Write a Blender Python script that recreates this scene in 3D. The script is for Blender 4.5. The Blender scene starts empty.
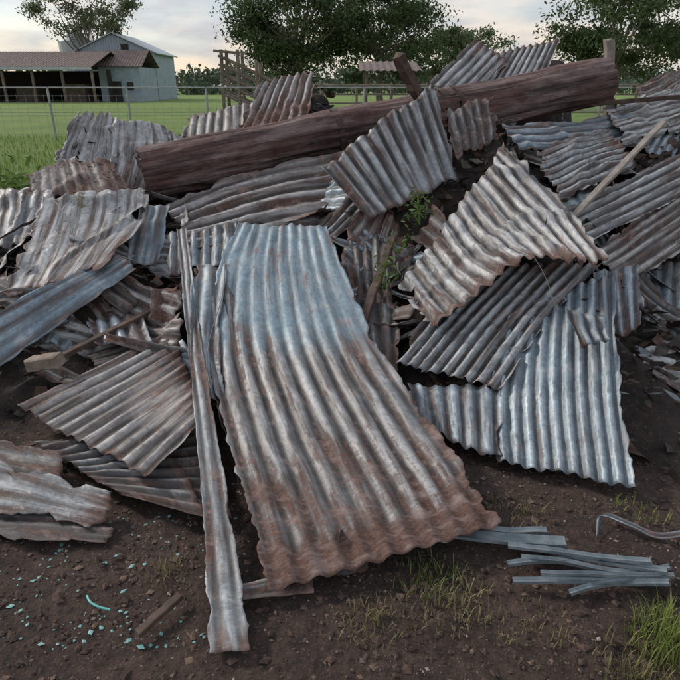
import bpy, math, random
import numpy as np
from mathutils import Vector, noise, Matrix
random.seed(7); rng=np.random.default_rng(7)
SC=bpy.context.scene
def link(o): SC.collection.objects.link(o); return o
def mesh(name,V,Fc,mats=(),smooth=False,uv=None):
    me=bpy.data.meshes.new(name); me.from_pydata([tuple(v) for v in V],[],[tuple(f) for f in Fc])
    for m in mats: me.materials.append(m)
    if smooth: me.polygons.foreach_set('use_smooth',[True]*len(me.polygons))
    me.update(); return link(bpy.data.objects.new(name,me))
def empty(name,loc=(0,0,0)):
    e=bpy.data.objects.new(name,None); e.location=loc; return link(e)
# ---------------------------------------------------------------- materials
class N:
    def __init__(s,name):
        s.m=bpy.data.materials.new(name); s.m.use_nodes=True; s.t=s.m.node_tree
        s.b=s.t.nodes['Principled BSDF']
    def n(s,ty,**k):
        x=s.t.nodes.new(ty)
        for a,v in k.items(): setattr(x,a,v)
        return x
    def l(s,a,b): s.t.links.new(a,b)
    def noise(s,vec,scale,detail=4,rough=.55):
        x=s.n('ShaderNodeTexNoise'); x.inputs['Scale'].default_value=scale; x.inputs['Detail'].default_value=detail; x.inputs['Roughness'].default_value=rough
        if vec is not None: s.l(vec,x.inputs['Vector'])
        return x.outputs['Fac']
    def map(s,vec,sc,loc=(0,0,0)):
        x=s.n('ShaderNodeMapping'); x.inputs['Scale'].default_value=sc; x.inputs['Location'].default_value=loc; s.l(vec,x.inputs['Vector']); return x.outputs[0]
    def math(s,op,a,b=0,clamp=False):
        x=s.n('ShaderNodeMath',operation=op); x.use_clamp=clamp
        for i,v in enumerate((a,b)):
            if isinstance(v,(int,float)): x.inputs[i].default_value=v
            else: s.l(v,x.inputs[i])
        return x.outputs[0]
    def rng(s,v,a,b,c=0,d=1):
        x=s.n('ShaderNodeMapRange'); s.l(v,x.inputs[0])
        for i,k in enumerate((a,b,c,d)): x.inputs[i+1].default_value=k
        return x.outputs[0]
    def mix(s,f,a,b,bt='MIX'):
        x=s.n('ShaderNodeMix',data_type='RGBA',blend_type=bt)
        for sock,v in ((x.inputs[0],f),(x.inputs[6],a),(x.inputs[7],b)):
            if isinstance(v,(int,float)): sock.default_value=v
            elif isinstance(v,tuple): sock.default_value=(*v[:3],1)
            else: s.l(v,sock)
        return x.outputs[2]
    def bump(s,h,st,dist=.01):
        x=s.n('ShaderNodeBump'); x.inputs['Strength'].default_value=st; x.inputs['Distance'].default_value=dist; s.l(h,x.inputs['Height']); s.l(x.outputs[0],s.b.inputs['Normal'])
    def obj(s): return s.n('ShaderNodeTexCoord').outputs['Object']
    def set(s,col=None,rough=None,metal=None):
        for nm,v in (('Base Color',col),('Roughness',rough),('Metallic',metal)):
            if v is None: continue
            i=s.b.inputs[nm]
            if isinstance(v,(int,float)): i.default_value=v
            elif isinstance(v,tuple): i.default_value=(*v[:3],1)
            else: s.l(v,i)
def tin(name,c1,c2,rust=.3,end=0.,metal=.3,rough=.52,grime_shade=.5,top=None):
    s=N(name)
    uvn=s.n('ShaderNodeUVMap').outputs[0]
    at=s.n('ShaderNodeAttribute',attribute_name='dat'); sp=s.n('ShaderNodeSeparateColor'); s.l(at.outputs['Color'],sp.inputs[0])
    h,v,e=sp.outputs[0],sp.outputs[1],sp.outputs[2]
    big=s.noise(uvn,2.6,4,.62)
    streak=s.noise(s.map(uvn,(20,1.4,1)),1,4,.62)
    fine=s.noise(uvn,42,4,.75)
    med=s.noise(uvn,9,5,.68)
    col=s.mix(s.rng(big,.36,.64),c1,c2)
    low=None
    if top:
        low=s.rng(s.math('ADD',v,s.math('MULTIPLY',s.math('SUBTRACT',med,.5),.25)),.36,.44)
        col=s.mix(low,s.mix(s.rng(big,.36,.64),top[0],top[1]),col)
    col=s.mix(1.0,col,s.mix(s.rng(fine,.3,.7),(.58,.60,.63),(1.18,1.18,1.18)),'MULTIPLY')
    col=s.mix(s.math('MULTIPLY',s.rng(h,.72,1.),s.rng(med,.40,.6,.05,.6)),col,(.58,.59,.60))  # rubbed ridge crests, plus a ridge highlight painted into the colour
    col=s.mix(s.rng(med,.54,.66,0,.5),col,(.54,.55,.56))
    dust=s.rng(med,.50,.34,0,.65*grime_shade)
    if low: dust=s.math('MULTIPLY',dust,s.rng(low,0,1,.35,1))
    col=s.mix(dust,col,(.14,.105,.09))
    gr_shade=grime_shade if low is None else s.math('MULTIPLY',s.rng(low,0,1,.45,1),grime_shade)
    g=s.math('MULTIPLY',s.rng(streak,.45,.62),gr_shade,True)
    col=s.mix(g,col,(.065,.050,.045))
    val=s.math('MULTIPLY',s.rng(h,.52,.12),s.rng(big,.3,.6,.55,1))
    col=s.mix(s.math('MULTIPLY',val,s.math('MULTIPLY',gr_shade,1.2),True),col,(.035,.029,.027))  # valley grime, deepened with painted shade between the ridges
    a=s.math('ADD',s.math('MULTIPLY',big,.5),s.math('MULTIPLY',med,.5))
    a=s.math('ADD',a,s.math('MULTIPLY',s.math('SUBTRACT',fine,.5),.46))
    a=s.math('ADD',a,s.math('MULTIPLY',s.math('SUBTRACT',streak,.5),.62))
    a=s.math('ADD',a,s.math('MULTIPLY',e,.05+.07*rust))
    a=s.math('ADD',a,s.math('MULTIPLY',s.rng(v,.88,1.),.34*end))
    a=s.math('ADD',a,s.math('MULTIPLY',s.rng(v,.45,1.),.19*end))
    th=.695-.30*rust
    rm=s.rng(a,th-.04,th+.11)
    rcol=s.mix(s.rng(fine,.35,.65),(.048,.022,.017),(.155,.082,.060))
    rcol=s.mix(s.rng(med,.50,.68),rcol,(.25,.18,.165))
    col=s.mix(s.math('MULTIPLY',rm,.94),col,rcol)
    s.set(col,s.math('ADD',s.rng(med,.3,.7,rough-.06,rough+.12),s.math('MULTIPLY',rm,.35)),s.math('MULTIPLY',s.math('SUBTRACT',1,rm,True),metal))
    s.bump(s.math('ADD',fine,s.math('MULTIPLY',rm,.6)),.45,.003)
    return s.m
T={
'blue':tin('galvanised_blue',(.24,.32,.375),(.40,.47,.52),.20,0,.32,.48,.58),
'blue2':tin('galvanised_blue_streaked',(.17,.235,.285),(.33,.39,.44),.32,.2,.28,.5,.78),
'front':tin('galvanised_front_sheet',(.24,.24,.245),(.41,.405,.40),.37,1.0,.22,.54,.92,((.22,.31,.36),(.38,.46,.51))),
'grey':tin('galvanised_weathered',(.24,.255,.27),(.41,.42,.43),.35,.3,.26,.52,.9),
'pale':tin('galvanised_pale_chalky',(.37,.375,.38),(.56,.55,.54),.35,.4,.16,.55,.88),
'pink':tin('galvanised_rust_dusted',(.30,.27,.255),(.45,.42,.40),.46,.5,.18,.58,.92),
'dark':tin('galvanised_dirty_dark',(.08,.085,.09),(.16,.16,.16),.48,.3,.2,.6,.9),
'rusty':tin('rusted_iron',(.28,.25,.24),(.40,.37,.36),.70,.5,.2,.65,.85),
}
# ---------------------------------------------------------------- corrugated sheets
KEY=[]
def cr(p0,p1,p2,p3,t):
    return .5*((2*p1)+(-p0+p2)*t+(2*p0-5*p1+4*p2-p3)*t*t+(-p0+3*p1-3*p2+p3)*t**3)
def sheet(name,rows,mat,nc=None,amp=.0105,crum=.008,torn=.03,sag=0.,seed=None,key=True,flat=0.,res=8,flattop=0.):
    seed=random.random()*100 if seed is None else seed
    R=[np.array(r,float) for r in rows]
    def across(r,u):
        n=len(r)-1; k=min(int(u*n),n-1); f=u*n-k; return r[k]*(1-f)+r[k+1]*f
    W=np.mean([np.sum(np.linalg.norm(np.diff(r,axis=0),axis=1)) for r in R])
    L=sum(np.linalg.norm(R[i+1].mean(0)-R[i].mean(0)) for i in range(len(R)-1))
    nc=max(2,round(W/.078)) if nc is None else nc
    nu=nc*res+1; nv=max(10,int(L/(.026 if res==8 else .035)))
    P=np.zeros((nv,nu,3)); UVp=np.zeros((nv,nu,2))
    def jag(s,k): return torn*max(0,.30+1.2*noise.noise(Vector((s*4.5,seed,k)))+.55*noise.noise(Vector((s*17,seed,k+7)))+.25*noise.noise(Vector((s*45,seed,k+3))))
    rows_l=[(jag(i/(nv-1)*L,0)/W,jag(i/(nv-1)*L,20)/W) for i in range(nv)]
    cols_l=[(jag(j/(nu-1)*W,40)/L,jag(j/(nu-1)*W,60)/L) for j in range(nu)]
    m=len(R)-1
    def P0(u,v):
        c=[across(r,u) for r in R]; c=[2*c[0]-c[1]]+c+[2*c[-1]-c[-2]]
        t=v*m; k=min(int(t),m-1); return cr(c[k],c[k+1],c[k+2],c[k+3],t-k)
    for i in range(nv):
        for j in range(nu):
            l,r=rows_l[i]; a,b=cols_l[j]
            u=l+(1-l-r)*j/(nu-1); v=a+(1-a-b)*i/(nv-1); UVp[i,j]=(u,v); P[i,j]=P0(u,v)
    du=np.gradient(P,axis=1); dv=np.gradient(P,axis=0); nn=np.cross(du,dv); nn/=np.linalg.norm(nn,axis=2,keepdims=True)+1e-9
    if nn[...,2].mean()<0: nn=-nn
    if key: KEY.extend(P[::4,::8].reshape(-1,3).tolist())
    dat=np.zeros((nv,nu,4)); dat[...,3]=1; uvs=np.zeros((nv,nu,2)); ou,ov=seed*3.7,seed*1.9
    for i in range(nv):
        for j in range(nu):
            u,v=UVp[i,j]; q=Vector((u*W,v*L,seed))
            wob=noise.noise(q*1.6)*.16
            crush=min(1.05,max(.15,1.05+1.3*min(0,.15+noise.noise(q*2.1+Vector((5,0,0))))-.3*abs(noise.noise(q*5))))*(1-flat)
            if flattop: crush*=1-flattop*min(1,max(0,(.42-v)/.08))
            ph=math.cos(2*math.pi*(nc*u+wob*(.25+crum*20)))
            d=amp*ph*crush
            d+=crum*(1.7*noise.noise(q*1.5+Vector((9,3,1)))+.7*noise.noise(q*4)+.3*noise.noise(q*12))
            cz=abs(noise.noise(q*2.0+Vector((1,7,3)))); d+=crum*1.4*max(0,1-cz*8)
            dg=noise.noise(q*7+Vector((3,3,3))); d-=.012*max(0,dg-.36)
            d-=sag*4*v*(1-v)
            P[i,j]+=nn[i,j]*d
            ji=rows_l[i]; jj=cols_l[j]
            e=min(min(u-ji[0],1-ji[1]-u)*W,min(v-jj[0],1-jj[1]-v)*L)
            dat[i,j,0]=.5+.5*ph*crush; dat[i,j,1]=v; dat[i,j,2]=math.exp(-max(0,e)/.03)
            uvs[i,j]=(u*W+ou,v*L+ov)
    F=[(i*nu+j,i*nu+j+1,(i+1)*nu+j+1,(i+1)*nu+j) for i in range(nv-1) for j in range(nu-1)]
    o=mesh(name,P.reshape(-1,3),F,[mat],True)
    me=o.data
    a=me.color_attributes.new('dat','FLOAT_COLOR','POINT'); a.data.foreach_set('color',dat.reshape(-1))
    ul=me.uv_layers.new(name='UVMap'); li=np.zeros(len(me.loops),int); me.loops.foreach_get('vertex_index',li)
    ul.data.foreach_set('uv',uvs.reshape(-1,2)[li].reshape(-1))
    md=o.modifiers.new('thick','SOLIDIFY'); md.thickness=.0014; md.offset=0
    return o
CS='corrugated_iron_sheet'
# front sheets
sheet(CS,[[(-.92,3.55,.56),(-.63,3.6,.57)],[(-.76,2.95,.32),(-.50,2.96,.29)],[(-.59,2.45,.17),(-.38,2.51,.13)],[(-.43,2.03,.07),(-.2,2.15,.05)]],T['dark'],crum=.006,seed=1)
sheet(CS,[[(-.93,3.58,.59),(-.70,3.6,.60)],[(-.82,2.95,.36),(-.66,2.96,.33)],[(-.70,2.5,.22),(-.54,2.5,.19)]],T['blue2'],crum=.007,torn=.04,seed=1.5)
sheet(CS,[[(-.69,3.98,.75),(-.08,3.95,.74)],[(-.76,3.56,.57),(.03,3.54,.55)],[(-.72,2.95,.305),(.21,2.96,.32)],[(-.51,2.23,.17),(.41,2.35,.205)],[(-.35,1.79,.10),(.53,1.99,.14)],[(-.24,1.47,.04),(.61,1.76,.085)]],T['front'],nc=10,amp=.0125,crum=.0065,torn=.03,seed=3,flattop=.5)
# left sheets
sheet(CS,[[(-1.64,2.6,.11),(-.78,2.0,.115)],[(-1.0,3.3,.25),(-.62,2.38,.18)]],T['pink'],nc=11,amp=.012,crum=.005,torn=.025,seed=4)
sheet(CS,[[(-1.45,2.35,.06),(-.9,1.98,.045)],[(-.95,2.6,.09),(-.5,1.82,.05)]],T['dark'],crum=.008,seed=5)
sheet(CS,[[(-1.30,2.55,.08),(-.72,1.95,.03)],[(-.8,2.8,.12),(-.42,1.85,.03)]],T['dark'],crum=.01,seed=5.5)
sheet(CS,[[(-2.0,2.26,.17),(-1.85,1.90,.05)],[(-1.4,2.12,.13),(-1.35,1.86,.05)],[(-.90,1.94,.09),(-.92,1.80,.035)]],T['grey'],nc=4,amp=.006,crum=.008,torn=.08,seed=6,flat=.5)
sheet(CS,[[(-1.95,2.05,.04),(-1.6,1.76,.02)],[(-.98,1.92,.03),(-.80,1.74,.015)]],T['dark'],nc=5,amp=.006,crum=.008,torn=.08,seed=6.3,flat=.4)
sheet(CS,[[(-1.95,2.45,.10),(-1.9,2.2,.06)],[(-1.2,2.22,.09),(-1.15,2.02,.04)]],T['dark'],crum=.012,torn=.06,seed=6.6,flat=.3)
sheet(CS,[[(-2.06,4.1,.92),(-1.36,4.3,.95)],[(-2.05,3.7,.66),(-1.33,4.0,.77)],[(-2.02,3.3,.43),(-1.44,3.5,.58)]],T['pale'],crum=.016,torn=.08,seed=7,flat=.85)
sheet(CS,[[(-2.3,2.8,.30),(-2.2,2.6,-.02)],[(-1.45,3.7,.63),(-1.26,3.6,.55)]],T['blue2'],nc=4,crum=.007,torn=.03,seed=8,flat=.6)
sheet(CS,[[(-2.98,4.6,.92),(-2.05,4.4,.91)],[(-2.72,4.0,.49),(-2.07,4.0,.60)]],T['grey'],crum=.02,torn=.08,seed=9,flat=.5)
sheet(CS,[[(-2.17,5.3,1.46),(-1.89,5.4,1.41),(-1.30,5.45,1.22)],[(-2.36,5.0,1.07),(-1.83,5.1,1.12),(-1.26,5.33,1.06)],[(-2.27,4.55,.78),(-1.75,4.6,.80),(-1.54,5.1,.72)]],T['pale'],crum=.028,torn=.13,seed=10,flat=.75)
sheet(CS,[[(-2.45,4.75,1.02),(-1.85,4.9,1.13)],[(-2.35,4.4,.80),(-1.55,4.5,.84)]],T['rusty'],crum=.02,torn=.10,seed=10.5,flat=.4)
sheet(CS,[[(-1.53,3.3,.30),(-1.23,3.4,.34)],[(-1.41,3.1,.24),(-1.06,3.1,.24)]],T['blue2'],seed=11)
sheet(CS,[[(-1.43,4.2,.84),(-1.2,4.25,.83)],[(-1.42,3.75,.51),(-1.2,3.8,.51)]],T['blue2'],crum=.012,seed=12,flat=.5)
sheet(CS,[[(-1.37,4.2,.62),(-.72,4.2,.70)],[(-1.28,3.8,.41),(-.68,3.8,.53)]],T['blue2'],crum=.014,torn=.05,seed=13)
# under the log
sheet(CS,[[(-1.31,4.45,.78),(-1.04,4.0,.56)],[(-.70,4.72,1.0),(-.39,4.15,.63)],[(.23,5.0,1.17),(.07,4.3,.64)]],T['pink'],nc=6,amp=.016,crum=.006,torn=.03,seed=14)
# right heap
sheet(CS,[[(-.16,4.3,1.08),(.67,4.7,1.64)],[(.19,4.0,.76),(.88,4.35,.99)]],T['grey'],nc=11,amp=.014,crum=.009,torn=.05,seed=15)
sheet(CS,[[(.77,4.9,1.48),(1.23,5.05,1.54)],[(.85,4.5,1.08),(1.22,4.8,1.23)]],T['dark'],crum=.012,torn=.07,seed=16)
sheet(CS,[[(.35,3.5,.47),(.80,3.95,.88),(1.17,4.4,1.24)],[(.42,3.25,.42),(.89,3.55,.76),(1.41,3.8,.94)],[(.49,2.95,.38),(1.02,3.15,.74),(1.42,2.95,.74)]],T['pale'],nc=14,amp=.014,crum=.018,torn=.06,seed=17)
sheet(CS,[[(.25,2.9,.21),(.80,2.6,.20)],[(.52,3.15,.42),(1.12,2.95,.43)],[(.83,3.4,.65),(1.51,3.25,.69)]],T['grey'],nc=10,amp=.016,crum=.009,torn=.06,seed=18)
sheet(CS,[[(.92,3.2,.48),(1.55,3.2,.63)],[(.75,2.6,.16),(1.38,2.58,.28)],[(.69,2.24,.04),(1.24,2.02,.05)]],T['blue'],nc=10,amp=.0125,crum=.007,torn=.025,seed=19)
sheet(CS,[[(.34,2.78,.16),(.83,2.65,.19)],[(.36,2.43,.08),(.74,2.22,.04)]],T['blue2'],crum=.010,torn=.05,seed=20)
sheet(CS,[[(1.16,2.9,.53),(1.35,2.85,.5)],[(1.21,2.7,.38),(1.36,2.7,.42)]],T['blue2'],nc=3,crum=.02,torn=.02,seed=21)
sheet(CS,[[(1.99,4.0,.48),(2.6,4.0,.5)],[(1.81,3.55,.21),(2.4,3.5,.2)]],T['blue2'],crum=.008,seed=22)
sheet(CS,[[(1.49,4.0,.83),(1.60,3.7,.69)],[(2.84,5.0,1.15),(2.76,4.6,.88)]],T['grey'],nc=5,amp=.013,crum=.010,seed=23)
sheet(CS,[[(1.60,3.7,.64),(1.71,3.4,.47)],[(2.73,4.7,.92),(2.64,4.2,.60)]],T['pink'],nc=6,amp=.013,crum=.014,torn=.05,seed=24)
sheet(CS,[[(1.33,5.2,1.31),(1.43,4.9,1.13)],[(2.76,5.8,1.37),(2.72,5.4,1.10)]],T['blue2'],nc=4,crum=.014,seed=25)
sheet(CS,[[(1.51,4.9,1.16),(1.55,4.2,.84)],[(2.29,5.3,1.28),(2.31,4.7,1.05)]],T['grey'],crum=.02,torn=.07,seed=26)
sheet(CS,[[(2.38,5.8,1.43),(2.36,5.2,1.12)],[(3.53,6.5,1.67),(3.39,5.9,1.28)]],T['pale'],crum=.03,torn=.09,seed=27,flat=.2)
sheet(CS,[[(3.16,7.0,1.63),(3.24,6.6,1.38)],[(4.15,7.5,1.87),(4.11,7.2,1.57)]],T['rusty'],crum=.04,torn=.08,seed=28)
sheet(CS,[[(.82,6.0,1.63),(1.23,5.9,1.46)],[(1.39,6.8,2.07),(1.75,6.7,1.84)]],T['pale'],amp=.014,crum=.008,seed=29)
sheet(CS,[[(1.21,6.2,1.60),(2.0,6.4,1.61)],[(1.56,6.8,1.91),(2.42,7.2,2.10)]],T['pale'],amp=.014,crum=.008,seed=30)
sheet(CS,[[(-.72,5.9,1.64),(-.18,5.9,1.77)],[(-.94,5.4,1.22),(-.27,5.3,1.32)]],T['rusty'],amp=.014,crum=.013,torn=.06,seed=31)
sheet(CS,[[(-1.45,5.9,1.34),(-.74,6.0,1.49)],[(-1.40,5.4,1.10),(-.68,5.4,1.18)]],T['pink'],crum=.014,torn=.05,seed=32)
sheet(CS,[[(.04,4.2,.75),(.38,4.0,.60)],[(.07,3.3,.23),(.33,3.0,.23)]],T['dark'],crum=.02,torn=.07,seed=33)
sheet(CS,[[(.06,3.5,.41),(.37,3.4,.40)],[(.16,2.8,.17),(.31,2.7,.10)]],T['dark'],crum=.015,torn=.05,seed=34)
sheet(CS,[[(1.54,3.5,.55),(1.89,3.6,.59)],[(1.45,3.0,.25),(1.71,3.1,.33)]],T['blue2'],crum=.010,torn=.04,seed=35)
# ---------------------------------------------------------------- mound under the sheets
KP=np.array(KEY)
def mz(x,y,off=.15):
    d2=(KP[:,0]-x)**2+(KP[:,1]-y)**2; w=1/(d2+.004)**2
    z=float((w*KP[:,2]).sum()/w.sum()); dm=math.sqrt(d2.min())
    f=max(0,1-max(0,dm-.05)/.55); f=f*f*(3-2*f)
    return max(0,(z-off))*f-.02
def dirt_z(x,y):
    q=Vector((x,y,0)); return .022*noise.noise(q*1.3)+.018*noise.noise(q*4)+.011*noise.noise(q*12)+.007*noise.noise(q*32)-.012
s=N('debris_soil'); ob=s.obj(); a=s.noise(ob,9,6,.7); b=s.noise(ob,45,4,.7)
c=s.mix(s.rng(a,.35,.65),(.013,.010,.008),(.042,.027,.021)); c=s.mix(s.rng(b,.55,.75,0,.7),c,(.12,.09,.075)); s.set(c,.95); s.bump(s.math('ADD',a,b),.9,.03); M_deb=s.m
xs=np.linspace(-3.2,4.6,150); ysy=np.linspace(1.6,8,125)
V=[];
for y in ysy:
    for x in xs:
        z=mz(x,y); q=Vector((x,y,3)); z2=z+(.05*noise.noise(q*3)+.03*noise.noise(q*9))*(1 if z>.03 else 0)
        V.append((x,y,z2 if z>.0 else z-.03))
nx=len(xs); Fc=[(i*nx+j,i*nx+j+1,(i+1)*nx+j+1,(i+1)*nx+j) for i in range(len(ysy)-1) for j in range(nx-1)]
mesh('debris_mound',V,Fc,[M_deb],True)
def filler(cx,cy,ang,L,W,mat,tilt=.0,lift=.03,pitch=0,name=CS,**k):
    dx,dy=math.cos(ang),math.sin(ang); px,py=-dy,dx
    rows=[]
    for a in (-.5,0,.5):
        r=[]
        for b in (-.5,.5):
            x=cx+dx*a*L+px*b*W; y=cy+dy*a*L+py*b*W
            r.append((x,y,max(.03,mz(x,y,.13)+lift+tilt*b+pitch*a+random.uniform(-.015,.02))))
        rows.append(r)
    return sheet(name,rows,mat,key=False,res=6,**k)
zones=[(-2.8,-1.0,3.2,5.2,16),(-1.2,.3,3.9,5.0,6),(0,.7,3.0,4.6,9),(1.4,3.6,3.6,6.6,24),(-2.3,-.9,2.3,3.4,11),(.5,2.6,5.0,7.0,8),(1.6,2.3,2.9,3.6,3)]
for x0,x1,y0,y1,n in zones:
    for _ in range(n):
        cx,cy=random.uniform(x0,x1),random.uniform(y0,y1)
        if mz(cx,cy)<.02: continue
        filler(cx,cy,random.uniform(0,math.pi),random.uniform(.35,.85),random.uniform(.15,.42),random.choice([T['dark'],T['dark'],T['grey'],T['blue2'],T['rusty'],T['pink'],T['pale'],T['blue']]),tilt=random.uniform(-.2,.2),lift=random.uniform(.0,.07),crum=random.uniform(.008,.02),torn=.07)
FS='flashing_offcut'
for x0,x1,y0,y1,n in ((-2.6,-.9,2.3,4.8,20),(0,.6,2.9,4.4,8),(1.5,3.4,3.4,6.2,20)):
    for _ in range(n):
        cx,cy=random.uniform(x0,x1),random.uniform(y0,y1)
        if mz(cx,cy)<.0: continue
        filler(cx,cy,random.uniform(0,math.pi),random.uniform(.35,.9),random.uniform(.03,.08),random.choice([T['dark'],T['grey'],T['blue2'],T['pale']]),tilt=random.uniform(-.06,.06),lift=random.uniform(.03,.12),pitch=random.uniform(-.15,.15),name=FS,nc=1,amp=.006,crum=.006,torn=.008)
# flat flashing strip leaning down the heap
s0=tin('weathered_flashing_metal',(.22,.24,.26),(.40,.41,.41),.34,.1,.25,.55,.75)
sheet('ridge_flashing_strip',[[(-1.09,3.9,.73),(-1.02,3.9,.73)],[(-.85,3.0,.37),(-.77,3.0,.37)],[(-.63,2.2,.18),(-.53,2.2,.18)],[(-.49,1.65,.07),(-.37,1.65,.07)],[(-.40,1.26,.03),(-.26,1.26,.04)]],s0,nc=2,amp=.003,crum=.004,torn=.012,seed=50,key=False)
# small torn scraps
def scrap(x,y,z,s,V,Fc):
    n=random.randint(4,6); M=Matrix.Rotation(random.uniform(0,6.28),3,'Z')@Matrix.Rotation(random.uniform(-1.1,1.1),3,'X')@Matrix.Rotation(random.uniform(-.6,.6),3,'Y')
    asp=random.uniform(.12,.8); b=len(V)
    c=Vector((x,y,z)); V.append(c+M@Vector((0,0,s*.25*random.uniform(-1,1))))
    for i in range(n):
        a=i/n*6.283; r=s*random.uniform(.5,1.2); V.append(c+M@Vector((r*math.cos(a),r*math.sin(a)*asp,s*.2*random.uniform(-1,1))))
    for i in range(n): Fc.append((b,b+1+i,b+1+(i+1)%n))
def scrapobj(name,n,zone,sz,mat,zmin=-.005):
    V=[];Fc=[];k=0;t=0
    while k<n and t<n*12:
        t+=1; x=random.uniform(*zone[:2]); y=random.uniform(*zone[2:]); z=mz(x,y)
        if z<zmin: continue
        scrap(x,y,z+random.uniform(.0,.09 if z>.05 else .02),sz[0]+(sz[1]-sz[0])*random.random()**2,V,Fc); k+=1
    mesh(name,V,Fc,[mat])
def plain(name,c1,c2,rough=.6,metal=0,scale=12,bump=.4):
    s=N(name); a=s.noise(s.obj(),scale,5,.65); s.set(s.mix(s.rng(a,.35,.65),c1,c2),rough,metal); s.bump(a,bump,.01); return s.m
scrapobj('rusty_metal_scraps',2600,(-2.8,3.8,1.9,6.8),(.012,.10),plain('rust_scrap',(.03,.016,.012),(.11,.058,.04),.85))
scrapobj('dark_debris_chips',3600,(-2.8,3.8,1.9,6.8),(.01,.08),plain('dark_scrap',(.018,.015,.013),(.08,.065,.055),.85))
scrapobj('grey_metal_scraps',500,(-2.8,3.8,1.9,6.8),(.008,.07),plain('grey_scrap',(.08,.09,.10),(.20,.22,.24),.6,.3,30),.12)
# ---------------------------------------------------------------- log
s=N('old_timber_log'); ob=s.obj(); uv=s.n('ShaderNodeUVMap').outputs[0]
st=s.noise(s.map(uv,(16,.9,1)),1,6,.65); md=s.noise(ob,4,5,.65); fi=s.noise(s.map(uv,(75,4,1)),1,4,.7); pa=s.noise(s.map(uv,(5,1.3,1)),1,5,.7)
c=s.mix(s.rng(md,.35,.65),(.105,.046,.040),(.19,.105,.09)); c=s.mix(s.rng(pa,.48,.60,0,.75),c,(.29,.22,.205)); c=s.mix(s.rng(st,.50,.62,0,.9),c,(.035,.019,.016)); c=s.mix(s.rng(fi,.56,.70,0,.6),c,(.36,.28,.26)); c=s.mix(s.rng(md,.60,.75,0,.8),c,(.05,.028,.024)); s.set(c,.68); s.bump(s.math('ADD',st,fi),1.,.03); M_log=s.m
def pole(name,p0,p1,r0,r1,mat,nr=64,nl=110,rough=.012,seed=0,split=.0,knots=0):
    p0=Vector(p0);p1=Vector(p1); ax=(p1-p0); L=ax.length; ax.normalize(); q=ax.to_track_quat('Z','Y').to_matrix()
    V=[];UV=[];Fc=[]
    for i in range(nl+1):
        t=i/nl
        for j in range(nr):
            a=j/nr*2*math.pi; w=Vector((math.cos(a)*1.2,math.sin(a)*1.2,t*L*.8+seed)); w2=Vector((math.cos(a)*7,math.sin(a)*7,t*L*.6+seed)); w3=Vector((math.cos(a)*3,math.sin(a)*3,t*L*5+seed))
            r=(r0+(r1-r0)*t)+rough*noise.noise(w*1.5)*1.6+rough*.6*noise.noise(w2)+rough*.35*noise.noise(w3)
            cr_=abs(noise.noise(Vector((math.cos(a)*4,math.sin(a)*4,t*L*.35+seed+9)))); r-=rough*1.1*max(0,1-cr_*14)
            e=split*noise.noise(Vector((math.cos(a)*3,math.sin(a)*3,seed)))*(1 if i in(0,nl) else 0)
            V.append(p0+ax*(t*L+e)+q@Vector((math.cos(a)*r,math.sin(a)*r,0))); UV.append((j/nr*2*math.pi*r0,t*L))
    for i in range(nl):
        for j in range(nr): Fc.append((i*nr+j,i*nr+(j+1)%nr,(i+1)*nr+(j+1)%nr,(i+1)*nr+j))
    for base,sg in ((0,-1),(nl*nr,1)):
        prev=list(range(base,base+nr)); 
        for k,f in enumerate((.9,.6,.3)):
            b=len(V)
            for j in range(nr):
                a=j/nr*2*math.pi; r=(r0 if sg<0 else r1)*f
                V.append((p0 if sg<0 else p1)+ax*sg*(.006+.014*noise.noise(Vector((math.cos(a)*3*f,math.sin(a)*3*f,seed))))+q@Vector((math.cos(a)*r,math.sin(a)*r,0))); UV.append((j/nr*.5,f))
            for j in range(nr): Fc.append((prev[j],prev[(j+1)%nr],b+(j+1)%nr,b+j))
            prev=list(range(b,b+nr))
        Fc.append(tuple(prev))
    o=mesh(name,V,Fc,[mat],True); me=o.data; ul=me.uv_layers.new(name='UVMap')
    for l in me.loops: ul.data[l.index].uv=UV[l.vertex_index]
    return o
pole('timber_power_pole_log',(-1.53,4.72,.985),(2.46,6.0,1.65),.185,.205,M_log,nr=80,nl=150,rough=.023,split=.06)
M_band=plain('rusty_band_metal',(.04,.025,.02),(.10,.06,.045),.7,.3)
ax=(Vector((2.46,6.0,1.65))-Vector((-1.50,4.75,.99)))
for t,w in ((.37,.05),(.60,.06),(.63,.03)):
    c=Vector((-1.50,4.75,.99))+ax*t
    pole('pole_strap',c-ax.normalized()*w/2,c+ax.normalized()*w/2,.208,.208,M_band,nl=3,rough=.005,seed=t*9)
M_wood=plain('grey_weathered_timber',(.16,.14,.12),(.30,.26,.23),.85,0,9,.6)
M_dkwood=plain('brown_splintered_timber',(.04,.026,.02),(.12,.075,.055),.85,0,9,.6)
def beam(name,p0,p1,w,h,mat,parent=None,roll=0,n=14,j=.004):
    p0=Vector(p0);p1=Vector(p1);ax=(p1-p0);L=ax.length;ax.normalize();q=ax.to_track_quat('Z','Y').to_matrix()@Matrix.Rotation(roll,3,'Z')
    V=[];Fc=[]
    prof=[(-.5,-.4),(-.4,-.5),(.4,-.5),(.5,-.4),(.5,.4),(.4,.5),(-.4,.5),(-.5,.4)]
    for i in range(n+1):
        off=Vector((random.uniform(-j,j),random.uniform(-j,j),random.uniform(-j,j)))
        for a,b in prof: V.append(p0+ax*L*i/n+q@Vector((a*w,b*h,random.uniform(-4*j,4*j) if i in(0,n) else 0))+off)
    for i in range(n):
        for k in range(8): Fc.append((i*8+k,i*8+(k+1)%8,(i+1)*8+(k+1)%8,(i+1)*8+k))
    Fc.append(tuple(range(7,-1,-1)));Fc.append(tuple(range(n*8,n*8+8)))
    o=mesh(name,V,Fc,[mat])
    if parent: o.parent=parent
    return o
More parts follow.
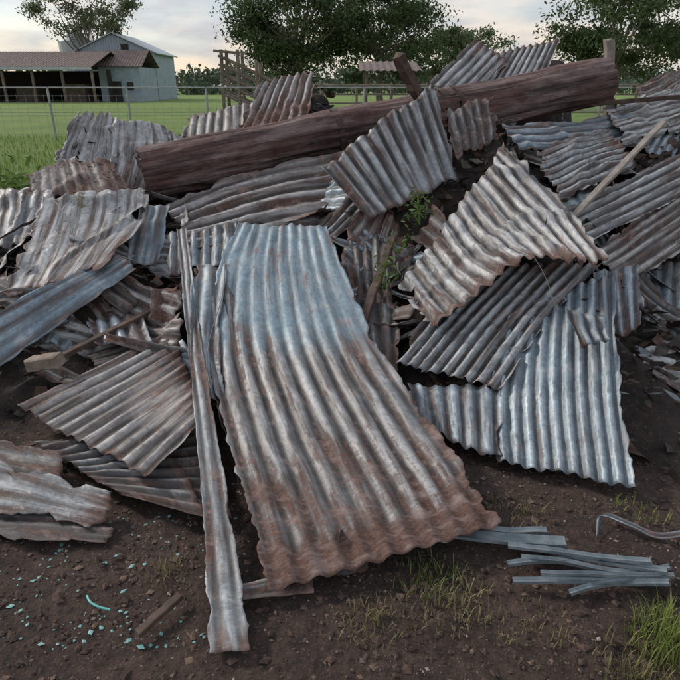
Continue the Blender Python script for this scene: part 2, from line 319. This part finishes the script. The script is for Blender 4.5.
beam('splintered_timber_stub',(.44,4.9,1.80),(.82,5.12,1.25),.10,.07,M_dkwood,j=.010)
beam('timber_post',(2.57,6.3,2.02),(2.72,6.3,1.1),.09,.08,M_wood,j=.003)
beam('timber_batten',(1.50,3.85,.80),(2.45,4.75,1.36),.045,.025,M_wood,j=.002)
beam('timber_batten',(-.64,1.34,.015),(-.54,1.48,.03),.028,.02,M_dkwood,j=.002)
beam('timber_batten',(-1.6,2.98,.20),(-1.15,3.4,.34),.045,.03,M_dkwood,j=.003)
beam('timber_batten',(.1,3.1,.30),(.35,3.9,.66),.05,.04,M_dkwood,j=.004)
beam('timber_batten',(2.2,5.9,1.45),(3.4,5.7,1.55),.07,.04,M_dkwood,j=.003)
beam('brick',(-1.68,2.9,.22),(-1.52,2.87,.25),.09,.07,plain('clay_brick',(.16,.12,.09),(.28,.22,.18),.9,0,20),n=4,j=.003)
# narrow cut strips on the ground, right
M_st=plain('galvanised_strip_metal',(.12,.15,.165),(.25,.28,.30),.5,.3,14,.2)
def lstrip(p0,p1,w=.045):
    p0=Vector(p0);p1=Vector(p1); d=(p1-p0); L=d.length; d.normalize(); sd=Vector((-d.y,d.x,0)); V=[];Fc=[];n=16;sg=random.random()*9
    prof=[(-.5,0),(-.48,.010),(-.2,.003),(.2,.003),(.48,.010),(.5,0)]
    for i in range(n+1):
        c=p0.lerp(p1,i/n)+sd*.010*noise.noise(Vector((i*.15,sg,0)))+Vector((0,0,.008*noise.noise(Vector((i*.15,sg,5)))))
        for a,b in prof: V.append(c+sd*a*w+Vector((0,0,b)))
    for i in range(n):
        for k in range(5): Fc.append((i*6+k,i*6+k+1,(i+1)*6+k+1,(i+1)*6+k))
    o=mesh('metal_strip',V,Fc,[M_st]); m=o.modifiers.new('s','SOLIDIFY'); m.thickness=.0015
lstrip((.36,1.78,.03),(.84,1.72,.04),.05); lstrip((.58,1.74,.03),(1.14,1.57,.045),.028); lstrip((.62,1.70,.045),(1.10,1.60,.055),.022)
lstrip((.60,1.55,.022),(1.13,1.53,.03),.022); lstrip((.66,1.66,.03),(1.12,1.56,.03),.02); lstrip((.78,1.50,.02),(1.17,1.60,.035),.018)
lstrip((.60,1.62,.03),(.95,1.66,.03),.02); lstrip((.70,1.57,.04),(1.16,1.55,.04),.015); lstrip((.40,1.83,.02),(.80,1.80,.02),.03)
def wire(name,pts,r,mat):
    cu=bpy.data.curves.new(name,'CURVE'); cu.dimensions='3D'; cu.bevel_depth=r; cu.bevel_resolution=3
    sp=cu.splines.new('NURBS'); sp.points.add(len(pts)-1); sp.use_endpoint_u=True
    for i,p in enumerate(pts): sp.points[i].co=(*p,1)
    cu.materials.append(mat); return link(bpy.data.objects.new(name,cu))
sheet('bent_metal_strap',[[(.98,1.76,.015),(1.0,1.79,.015)],[(1.02,1.86,.05),(1.05,1.88,.05)],[(1.12,1.80,.05),(1.13,1.83,.05)],[(1.22,1.76,.02),(1.23,1.79,.03)],[(1.38,1.78,.04),(1.38,1.81,.04)]],T['blue2'],nc=1,amp=.001,crum=.008,torn=.004,seed=60,key=False)
M_w=plain('wire_metal',(.10,.10,.10),(.2,.2,.2),.6,.5)
wire('tie_wire',[(-.80,3.75,.66),(-.72,3.6,.72),(-.68,3.4,.60),(-.66,3.1,.47),(-.70,2.7,.36),(-.62,2.5,.28)],.0022,M_w)
wire('tie_wire',[(1.0,3.1,.80),(1.06,2.95,.76),(1.10,2.8,.55)],.0015,M_w)
wire('tie_wire',[(-1.9,3.9,.95),(-1.7,3.7,.90),(-1.6,3.5,.75)],.003,M_w)
sheet('bent_flashing_piece',[[(-.36,1.52,.03),(-.34,1.46,.02)],[(-.1,1.60,.04),(-.08,1.50,.02)]],T['grey'],nc=1,amp=.003,crum=.006,torn=.01,seed=61,key=False)
sheet('bent_flashing_piece',[[(-.02,1.72,.09),(.12,1.82,.10)],[(-.04,1.58,.0),(.10,1.62,.0)]],T['dark'],nc=3,amp=.01,crum=.03,torn=.03,seed=62,key=False)
sheet('rusty_iron_offcut',[[(-1.17,3.5,.44),(-1.0,3.5,.50)],[(-1.16,3.3,.30),(-.98,3.3,.30)]],T['rusty'],nc=1,amp=.006,crum=.03,torn=.03,seed=63,key=False)
# ---------------------------------------------------------------- ground
s=N('dirt_ground'); ob=s.obj(); a=s.noise(ob,2.2,6,.7); b=s.noise(ob,26,6,.8); d=s.noise(ob,110,3,.7)
c=s.mix(s.rng(a,.35,.65),(.045,.026,.020),(.115,.068,.052)); c=s.mix(s.rng(b,.48,.64,0,.95),c,(.016,.011,.009)); c=s.mix(s.rng(b,.44,.32,0,.7),c,(.19,.115,.085)); c=s.mix(s.rng(d,.58,.72,0,.7),c,(.24,.17,.135))
sx=s.n('ShaderNodeSeparateXYZ'); s.l(ob,sx.inputs[0])
gy=s.math('ADD',s.math('ADD',sx.outputs[1],s.math('MULTIPLY',sx.outputs[0],.35)),s.math('MULTIPLY',a,2.5))
gm=s.rng(gy,6.0,7.2)
g1=s.noise(ob,.35,5,.6); g2=s.noise(ob,6,5,.7)
gc=s.mix(s.rng(g1,.35,.65),(.12,.21,.03),(.20,.26,.055)); gc=s.mix(s.rng(g2,.45,.7,0,.5),gc,(.07,.13,.02))
s.set(s.mix(gm,c,gc),.92); s.bump(s.math('ADD',b,s.math('MULTIPLY',d,.5)),1.,.04)
M_gnd=s.m
xg=np.concatenate([[-400,-150,-60,-25,-12,-7,-4.5],np.linspace(-3.2,3.2,260),[4.5,7,12,25,60,150,400]])
yg=np.concatenate([[-40,-10,-3,-1,0.2],np.linspace(.8,4.5,180),np.linspace(5.0,9,14),[12,18,30,60,120,250,600]])
V=[(x,y,dirt_z(x,y) if y<10 and abs(x)<5 else -.01) for y in yg for x in xg]; nx=len(xg)
mesh('ground',V,[(i*nx+j,i*nx+j+1,(i+1)*nx+j+1,(i+1)*nx+j) for i in range(len(yg)-1) for j in range(nx-1)],[M_gnd],True)
def stones(name,n,zone,sz,mat,flat=.6):
    V=[];Fc=[]
    base=[(1,0,0),(-1,0,0),(0,1,0),(0,-1,0),(0,0,1),(0,0,-1)]; tri=[(0,2,4),(2,1,4),(1,3,4),(3,0,4),(2,0,5),(1,2,5),(3,1,5),(0,3,5)]
    for _ in range(n):
        x=random.uniform(*zone[:2]); y=zone[2]+(zone[3]-zone[2])*random.random()**1.3; s=random.uniform(*sz)*(random.random()**1.5*.9+.3)
        if noise.noise(Vector((x*2.3,y*2.3,n*.1)))<random.uniform(-.5,.25): continue
        a=random.uniform(0,6.28); b=len(V); ca,sa=math.cos(a),math.sin(a); z=dirt_z(x,y); st=random.uniform(.5,1.8)
        for p in base:
            q=[p[0]*s*st*random.uniform(.6,1.2),p[1]*s*random.uniform(.6,1.2),p[2]*s*flat*random.uniform(.6,1.2)]
            V.append((x+q[0]*ca-q[1]*sa,y+q[0]*sa+q[1]*ca,z+q[2]+s*.2))
        Fc+= [(b+t[0],b+t[1],b+t[2]) for t in tri]
    return mesh(name,V,Fc,[mat])
Z=(-2.6,2.8,1.0,3.8)
stones('gravel',20000,Z,(.003,.009),plain('gravel_dark',(.04,.026,.02),(.15,.10,.08),.9,0,30))
stones('soil_clods',11000,Z,(.005,.020),plain('clod_soil',(.028,.018,.014),(.10,.06,.045),.95,0,30),.55)
stones('pale_stone_chips',4500,Z,(.002,.007),plain('chip_pale',(.20,.16,.13),(.38,.32,.27),.9,0,30))
stones('turquoise_paint_flakes',420,(-1.25,-.35,1.32,1.95),(.003,.011),plain('turquoise_flake',(.09,.26,.25),(.22,.42,.40),.6,0,30),.2)
stones('wood_chips',5200,Z,(.004,.016),plain('chip_wood',(.05,.032,.023),(.18,.115,.08),.9,0,30),.2)
wire('turquoise_cord',[(-.86,1.50,.01),(-.84,1.46,.012),(-.80,1.45,.01),(-.76,1.44,.012)],.004,plain('turquoise_plastic',(.08,.34,.32),(.12,.40,.38),.4))
# ---------------------------------------------------------------- vegetation
def leafmat(name,c1,c2,tr=.3,scale=3):
    s=N(name); a=s.noise(s.obj(),scale,3,.6); oi=s.n('ShaderNodeNewGeometry')
    r=s.math('ADD',s.math('MULTIPLY',a,.6),s.math('MULTIPLY',oi.outputs['Random Per Island'],.4))
    col=s.mix(s.rng(r,.3,.65),c1,c2); s.set(col,.7)
    t=s.n('ShaderNodeBsdfTranslucent'); s.l(col,t.inputs[0]); mx=s.n('ShaderNodeMixShader'); mx.inputs[0].default_value=tr
    s.l(s.b.outputs[0],mx.inputs[1]); s.l(t.outputs[0],mx.inputs[2]); s.l(mx.outputs[0],s.t.nodes['Material Output'].inputs[0]); return s.m
def blades(name,pts,h,w,mat,lean=.5,nper=1):
    V=[];Fc=[]
    for (x,y,z) in pts:
        for _ in range(nper):
            a=random.uniform(0,6.28); L=random.uniform(*h); ln=random.uniform(.05,lean)*L; ww=random.uniform(*w); b=len(V)
            sx,sy=-math.sin(a)*ww,math.cos(a)*ww; dx,dy=math.cos(a)*ln,math.sin(a)*ln
            V+= [(x-sx,y-sy,z),(x+sx,y+sy,z),(x+dx*.35+sx*.8,y+dy*.35+sy*.8,z+L*.55),(x+dx*.35-sx*.8,y+dy*.35-sy*.8,z+L*.55),(x+dx,y+dy,z+L*.95)]
            Fc+= [(b,b+1,b+2,b+3),(b+3,b+2,b+4)]
    return mesh(name,V,Fc,[mat])
M_gr=leafmat('grass_green',(.09,.17,.025),(.20,.28,.06)); M_dry=leafmat('grass_dry',(.16,.15,.06),(.30,.26,.13)); M_yg=leafmat('grass_yellow_green',(.12,.18,.03),(.26,.30,.08))
pts=[]
for _ in range(24000):
    y=6.3+16*random.random()**1.6; x=random.uniform(-.75,.45)*y
    if y+.35*x<6.3 or mz(x,y)>.05: continue
    pts.append((x,y,-.01))
blades('paddock_grass',pts,(.06,.22),(.004,.011),M_gr,.6)
def tuft(name,cx,cy,r,n,h,mat,z=None,w=(.001,.0024)):
    P=[]
    for _ in range(n):
        a=random.uniform(0,6.28); q=r*random.random()**.8; x=cx+q*math.cos(a);y=cy+q*math.sin(a); P.append((x,y,(dirt_z(x,y) if z is None else z)))
    return blades(name,P,h,w,mat,.9)
tuft('grass_tuft',1.04,1.34,.13,460,(.03,.11),M_yg); tuft('grass_tuft',.90,1.22,.14,260,(.03,.07),M_dry)
tuft('grass_tuft',.30,1.62,.14,120,(.02,.05),M_gr); tuft('grass_tuft',.38,1.50,.16,300,(.02,.06),M_dry); tuft('grass_tuft',.12,1.40,.14,180,(.02,.05),M_dry)
tuft('grass_tuft',-.62,1.62,.08,80,(.02,.05),M_dry); tuft('grass_tuft',.75,1.95,.12,80,(.02,.05),M_dry); tuft('grass_tuft',1.25,1.95,.12,60,(.02,.05),M_yg); tuft('grass_tuft',.62,1.38,.14,120,(.015,.04),M_dry)
def leaves(name,C,mat,ls,parent=None,asp=.45):
    n=len(C); C=np.asarray(C); a=rng.normal(size=(n,3)); a/=np.linalg.norm(a,axis=1,keepdims=True); b=rng.normal(size=(n,3)); b-=a*(a*b).sum(1,keepdims=True); b/=np.linalg.norm(b,axis=1,keepdims=True)
    s=(ls[0]+(ls[1]-ls[0])*rng.random((n,1))); A=a*s; B=b*s*asp
    V=np.stack([C-A,C+B,C+A,C-B],1).reshape(-1,3); o=mesh(name,V,[(4*i,4*i+1,4*i+2,4*i+3) for i in range(n)],[mat])
    if parent: o.parent=parent
    return o
def weed(name,c,r,n,mat,ls=(.015,.04)):
    C=np.array(c)+rng.normal(size=(n,3))*np.array(r)
    e=empty(name); leaves('foliage',C,mat,ls,e,.3)
    V=[];Fc=[]
    for i in range(10):
        p=C[i*3]; b=len(V); V+= [(c[0]-.004,c[1],c[2]-r[2]*2),(c[0]+.004,c[1],c[2]-r[2]*2),(p[0],p[1],p[2])]; Fc.append((b,b+1,b+2))
    o=mesh('stems',V,Fc,[mat]); o.parent=e
M_wd=leafmat('weed_leaf',(.05,.10,.02),(.13,.21,.05),.3,9)
weed('weed_plant',(.53,3.9,.88),(.05,.05,.06),110,M_wd,(.01,.03)); weed('weed_plant',(.28,3.5,.56),(.05,.05,.06),90,M_wd,(.01,.03)); weed('weed_plant',(.38,3.7,.70),(.04,.04,.04),40,M_wd,(.01,.025))
weed('weed_plant',(-1.76,4.05,.90),(.03,.02,.04),60,M_dry,(.006,.018))
for bx,by,bz,br in ((-3.9,6.3,.35,.35),(-3.4,6.6,.30,.28),(-4.3,6.8,.4,.35),(-3.1,5.6,.55,.27),(-2.85,5.2,.65,.2)): weed('leafy_bush',(bx,by,bz),(br,br*.6,br*.55),900,M_wd,(.03,.08))
M_bark=plain('bark',(.10,.08,.065),(.24,.20,.17),.9,0,3,.8)
def limb(V,Fc,p0,p1,r0,r1,n=7,seg=6,wob=.15):
    p0=Vector(p0);p1=Vector(p1);ax=(p1-p0).normalized();q=ax.to_track_quat('Z','Y').to_matrix();b=len(V);L=(p1-p0).length;sd=random.random()*50
    for i in range(seg+1):
        t=i/seg; o=Vector((noise.noise(Vector((t*2,sd,0))),noise.noise(Vector((t*2,sd,9))),0))*wob*L*math.sin(t*math.pi)
        r=r0+(r1-r0)*t
        for j in range(n):
            a=j/n*6.2832; V.append(p0.lerp(p1,t)+o+q@Vector((math.cos(a)*r,math.sin(a)*r,0)))
    for i in range(seg):
        for j in range(n): Fc.append((b+i*n+j,b+i*n+(j+1)%n,b+(i+1)*n+(j+1)%n,b+(i+1)*n+j))
def tree(name,x,y,h,rx,nclump,nleaf,mat,tr=.25,z0=.35,ls=(.1,.24),cs=.55,ry=None):
    e=empty(name,(x,y,0)); V=[];Fc=[]; ry=ry or rx
    limb(V,Fc,(0,0,-.2),(random.uniform(-.4,.4),0,h*.45),tr,tr*.7,9)
    cl=[]
    for i in range(nclump):
        while True:
            p=rng.uniform(-1,1,3)
            if .2<(p**2).sum()<1: break
        zc=h*(z0+(1-z0)*(.5+.5*p[2])); c=(p[0]*rx*(1-.25*max(0,p[2])),p[1]*ry,zc); cl.append((c,cs*rng.uniform(.5,1.3)))
        if i%2==0: limb(V,Fc,(0,0,h*random.uniform(.22,.45)),c,tr*.35,tr*.05,5,5)
    C=[]
    for c,r in cl:
        k=int(nleaf/nclump*random.uniform(.5,1.5)); C.append(np.array(c)+rng.normal(size=(k,3))*np.array([r,r,r*.55]))
    o=mesh('trunk_and_limbs',V,Fc,[M_bark],True); o.parent=e
    leaves('crown_foliage',np.concatenate(C),mat,ls,e)
M_t1=leafmat('tree_leaf_dark',(.030,.052,.018),(.085,.125,.042),.3,.8); M_t2=leafmat('tree_leaf_gum',(.055,.08,.035),(.13,.16,.08),.35,.8)
tree('spreading_tree',-3.4,52,10.5,4.7,84,30000,M_t1,.35,.2,(.08,.20),.8)
tree('spreading_tree',3.4,54,9.6,4.6,66,22000,M_t1,.32,.2,(.08,.20),.75)
tree('gum_tree',-35,92,15.5,7.5,42,10000,M_t2,.4,.5,(.13,.28),.8)
tree('gum_tree',20,47,9.2,4.6,54,17000,M_t1,.3,.22,(.08,.20),.7)
tree('gum_tree',27,50,10,4.5,34,8000,M_t2,.3,.3,(.1,.24),.65)
tree('gum_tree',12.5,85,9.5,4.0,34,6000,M_t2,.3,.25,(.14,.30),.7)
tree('gum_tree',19,90,9,4.5,34,6000,M_t2,.3,.25,(.14,.30),.7)
C=[]
for _ in range(900):
    x=random.uniform(-130,130); y=random.uniform(150,200); zz=(3.5+2.6*noise.noise(Vector((x*.05,0,0)))+2*noise.noise(Vector((x*.2,3,0))))*random.random()**.6
    C.append(np.array((x,y,max(.5,zz*1.35)))+rng.normal(size=(24,3))*np.array((1.6,1,.7)))
leaves('distant_tree_line',np.concatenate(C),leafmat('distant_leaf',(.055,.085,.05),(.11,.14,.09),.2,.2),(.4,.9),None,.7)
# ---------------------------------------------------------------- farm buildings
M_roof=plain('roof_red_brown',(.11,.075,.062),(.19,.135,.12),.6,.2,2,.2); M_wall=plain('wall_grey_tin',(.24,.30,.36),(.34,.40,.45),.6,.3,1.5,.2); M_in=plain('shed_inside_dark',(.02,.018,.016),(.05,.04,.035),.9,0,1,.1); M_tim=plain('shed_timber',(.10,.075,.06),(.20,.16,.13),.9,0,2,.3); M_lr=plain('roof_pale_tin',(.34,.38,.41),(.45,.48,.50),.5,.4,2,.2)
def box(name,a,b,mat,parent):
    x0,y0,z0=a;x1,y1,z1=b
    o=mesh(name,[(x0,y0,z0),(x1,y0,z0),(x1,y1,z0),(x0,y1,z0),(x0,y0,z1),(x1,y0,z1),(x1,y1,z1),(x0,y1,z1)],[(0,3,2,1),(4,5,6,7),(0,1,5,4),(1,2,6,5),(2,3,7,6),(3,0,4,7)],[mat]); o.parent=parent; return o
def quad(name,pts,mat,parent,t=.12):
    o=mesh(name,pts,[tuple(range(len(pts)))],[mat]); m=o.modifiers.new('s','SOLIDIFY'); m.thickness=t; o.parent=parent; return o
def ribroof(name,x0,x1,y0,z0,y1,z1,mat,parent):
    V=[];Fc=[];n=int((x1-x0)/.35)
    for i in range(n*2+1):
        x=x0+(x1-x0)*i/(n*2); d=.06*(i%2); V+= [(x,y0,z0+d),(x,y1,z1+d)]
    for i in range(n*2): Fc.append((2*i,2*i+2,2*i+3,2*i+1))
    o=mesh(name,V,Fc,[mat]); o.parent=parent
sh=empty('open_farm_shed',(0,0,0))
ribroof('roof_front',-56,-28,73,3.7,80,5.6,M_roof,sh); ribroof('roof_rear',-56,-28,87,3.7,80,5.58,M_roof,sh)
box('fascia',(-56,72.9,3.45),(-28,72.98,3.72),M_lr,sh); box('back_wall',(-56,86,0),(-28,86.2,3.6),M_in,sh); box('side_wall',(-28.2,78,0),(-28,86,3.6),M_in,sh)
for i in range(9): box('post_%d'%i,(-55.5+i*3.4,73.2,0),(-55.25+i*3.4,73.45,3.6),M_tim,sh)
for i in range(2): box('rail_%d'%i,(-56,73.28,.6+i*.6),(-40,73.34,.72+i*.6),M_tim,sh)
for i in range(4): box('stored_bale_%d'%i,(-52+i*6,79,0),(-49.5+i*6,82,1.7+.3*(i%2)),M_tim,sh)
ho=empty('tin_barn',(0,0,0))
box('walls',(-37,90,0),(-25.5,100,6.0),M_wall,ho)
mesh('gable',[(-37,90,6.0),(-25.5,90,6.0),(-31.2,90,8.3),(-37,100,6.0),(-25.5,100,6.0),(-31.2,100,8.3)],[(0,1,2),(3,5,4)],[M_wall]).parent=ho
V=[];Fc=[]
for i in range(30):
    x=-36.8+i*.385; zt=8.2-abs(x+31.2)*.4
    b=len(V); V+= [(x,89.94,0),(x+.08,89.94,0),(x+.08,89.94,zt),(x,89.94,zt)]; Fc.append((b,b+1,b+2,b+3))
mesh('wall_ribs',V,Fc,[M_lr]).parent=ho
quad('roof_a',[(-37.5,89.6,5.8),(-31.2,89.6,8.45),(-31.2,100.4,8.45),(-37.5,100.4,5.8)],M_lr,ho); quad('roof_b',[(-25,89.6,5.8),(-31.2,89.6,8.45),(-31.2,100.4,8.45),(-25,100.4,5.8)],M_lr,ho)
box('door',(-30.6,89.85,0),(-28.4,89.92,3.0),M_in,ho); box('window',(-27.4,89.85,2.2),(-26.2,89.92,3.2),M_in,ho); box('window_upper',(-30,89.85,6.3),(-29,89.92,7.1),M_in,ho)
h2=empty('red_roofed_shed',(0,0,0))
box('walls',(-29.5,79,0),(-24.5,86,3.9),M_wall,h2); ribroof('roof_front',-30,-24,78.6,3.9,82.5,5.9,M_roof,h2); ribroof('roof_rear',-30,-24,86.4,3.9,82.5,5.88,M_roof,h2)
box('door',(-28.4,78.9,0),(-26.9,78.97,2.3),M_in,h2); box('window',(-26.2,78.9,1.3),(-25.4,78.97,2.2),M_in,h2)
tk=empty('grain_silo',(0,0,0)); V=[];Fc=[];n=24
for (r,z) in ((2.4,0),(2.4,7.6),(2.5,7.65),(.3,9.2),(.3,9.4)):
    for j in range(n): V.append((-38.5+r*math.cos(j/n*6.2832),96+r*math.sin(j/n*6.2832),z))
for i in range(4):
    for j in range(n): Fc.append((i*n+j,i*n+(j+1)%n,(i+1)*n+(j+1)%n,(i+1)*n+j))
Fc.append(tuple(range(4*n,5*n))); mesh('shell',V,Fc,[M_lr]).parent=tk
# fence
M_gal=plain('fence_steel',(.22,.23,.24),(.34,.35,.36),.5,.5,3,.1)
fe=empty('stock_fence')
def rod(V,Fc,p0,p1,r): limb(V,Fc,p0,p1,r,r,5,1,0)
V=[];Fc=[]
for i in range(14): rod(V,Fc,(-20+i*2.6,21,-.1),(-20+i*2.6,21,1.62),.04)
rod(V,Fc,(-20,21,1.6),(14,21,1.6),.022); rod(V,Fc,(-20,21,.85),(14,21,.85),.014)
mesh('posts_and_rails',V,Fc,[M_gal]).parent=fe
V=[];Fc=[]
for k in range(7): rod(V,Fc,(-20,21.05,.15+k*.2),(14,21.05,.15+k*.2),.006)
for k in range(114): rod(V,Fc,(-20+k*.3,21.06,.1),(-20+k*.3,21.06,1.4),.004)
mesh('wire_mesh',V,Fc,[M_gal]).parent=fe
ra=empty('cattle_loading_ramp'); V=[];Fc=[]
for x in (-5.5,-4.75,-3.9):
    for y in (30,31.4): rod(V,Fc,(x,y,0),(x+.05,y,3.2 if x<-4 else 2.7),.09)
for k in range(5):
    for y in (30,31.4): rod(V,Fc,(-5.6,y,1.5+k*.36),(-3.0,y,.35+k*.36),.055)
rod(V,Fc,(-5.8,30,3.15),(-4.6,30,3.05),.06)
mesh('timber_frame',V,Fc,[M_tim]).parent=ra
quad('ramp_floor',[(-5.6,30,1.3),(-5.6,31.4,1.3),(-2.8,31.4,.1),(-2.8,30,.1)],M_tim,ra,.08)
ya=empty('cattle_yard_rails'); V=[];Fc=[]
for i in range(12): rod(V,Fc,(-2.6+i*1.7,31,0),(-2.6+i*1.7,31,1.8),.08)
for k in range(4): rod(V,Fc,(-2.8,30.95,.5+k*.4),(16.4,30.95,.5+k*.4),.045)
mesh('rails',V,Fc,[M_tim]).parent=ya
sk=empty('small_yard_shelter')
for i,(x,y) in enumerate(((1.3,33),(3.7,33),(1.3,35.5),(3.7,35.5))): box('post_%d'%i,(x,y,0),(x+.12,y+.12,2.4),M_tim,sk)
ribroof('roof',1.0,4.2,32.7,2.35,36,2.9,M_roof,sk)
# ---------------------------------------------------------------- sky, sun, camera
EL,AZ=34,-62   # azimuth measured from +Y toward +X
w=bpy.data.worlds.new('World'); SC.world=w; w.use_nodes=True; t=w.node_tree; bg=t.nodes['Background']
def nn_(ty): return t.nodes.new(ty)
sky=nn_('ShaderNodeTexSky'); sky.sky_type='NISHITA'; sky.sun_disc=False; sky.sun_elevation=math.radians(EL); sky.sun_rotation=math.radians(AZ)
tc=nn_('ShaderNodeTexCoord'); mp=nn_('ShaderNodeMapping'); mp.inputs['Scale'].default_value=(1,1,4.2); t.links.new(tc.outputs['Generated'],mp.inputs[0])
no=nn_('ShaderNodeTexNoise'); no.inputs['Scale'].default_value=4.2; no.inputs['Detail'].default_value=6; no.inputs['Roughness'].default_value=.6; t.links.new(mp.outputs[0],no.inputs[0])
n2=nn_('ShaderNodeTexNoise'); n2.inputs['Scale'].default_value=7; n2.inputs['Detail'].default_value=5; t.links.new(mp.outputs[0],n2.inputs[0])
def mr(src,a,b,c,d):
    x=nn_('ShaderNodeMapRange'); t.links.new(src,x.inputs[0])
    for i,k in enumerate((a,b,c,d)): x.inputs[i+1].default_value=k
    return x.outputs[0]
def mxc(f,a,b):
    x=nn_('ShaderNodeMix'); x.data_type='RGBA'; t.links.new(f,x.inputs[0])
    for i,v in ((6,a),(7,b)):
        if isinstance(v,tuple): x.inputs[i].default_value=(*v,1)
        else: t.links.new(v,x.inputs[i])
    return x.outputs[2]
sp=nn_('ShaderNodeSeparateXYZ'); t.links.new(tc.outputs['Generated'],sp.inputs[0])
up=mr(sp.outputs[2],0,.20,0,1)
bright=mxc(up,(7.0,5.6,4.2),(5.6,5.8,6.1)); grey=mxc(up,(4.4,4.1,4.0),(4.0,4.4,4.9))
cl=mxc(mr(n2.outputs[0],.42,.60,0,1),grey,bright)
fin=mxc(mr(no.outputs[0],.36,.56,.5,.97),sky.outputs[0],cl)
t.links.new(fin,bg.inputs[0]); bg.inputs[1].default_value=.145
L=bpy.data.lights.new('sun','SUN'); L.energy=2.4; L.angle=math.radians(9); L.color=(1,.92,.82); lo=link(bpy.data.objects.new('sun',L))
d=Vector((math.sin(math.radians(AZ))*math.cos(math.radians(EL)),math.cos(math.radians(AZ))*math.cos(math.radians(EL)),math.sin(math.radians(EL))))
lo.rotation_euler=d.to_track_quat('Z','Y').to_euler()
cd=bpy.data.cameras.new('camera'); cd.lens=36*589/680; cd.clip_end=2000; cd.clip_start=.05; co=link(bpy.data.objects.new('camera',cd)); co.location=(0,0,1.6); co.rotation_euler=(math.radians(90-23.2),0,0); SC.camera=co
SC.view_settings.view_transform='Standard'; SC.view_settings.look='None'; SC.view_settings.exposure=0
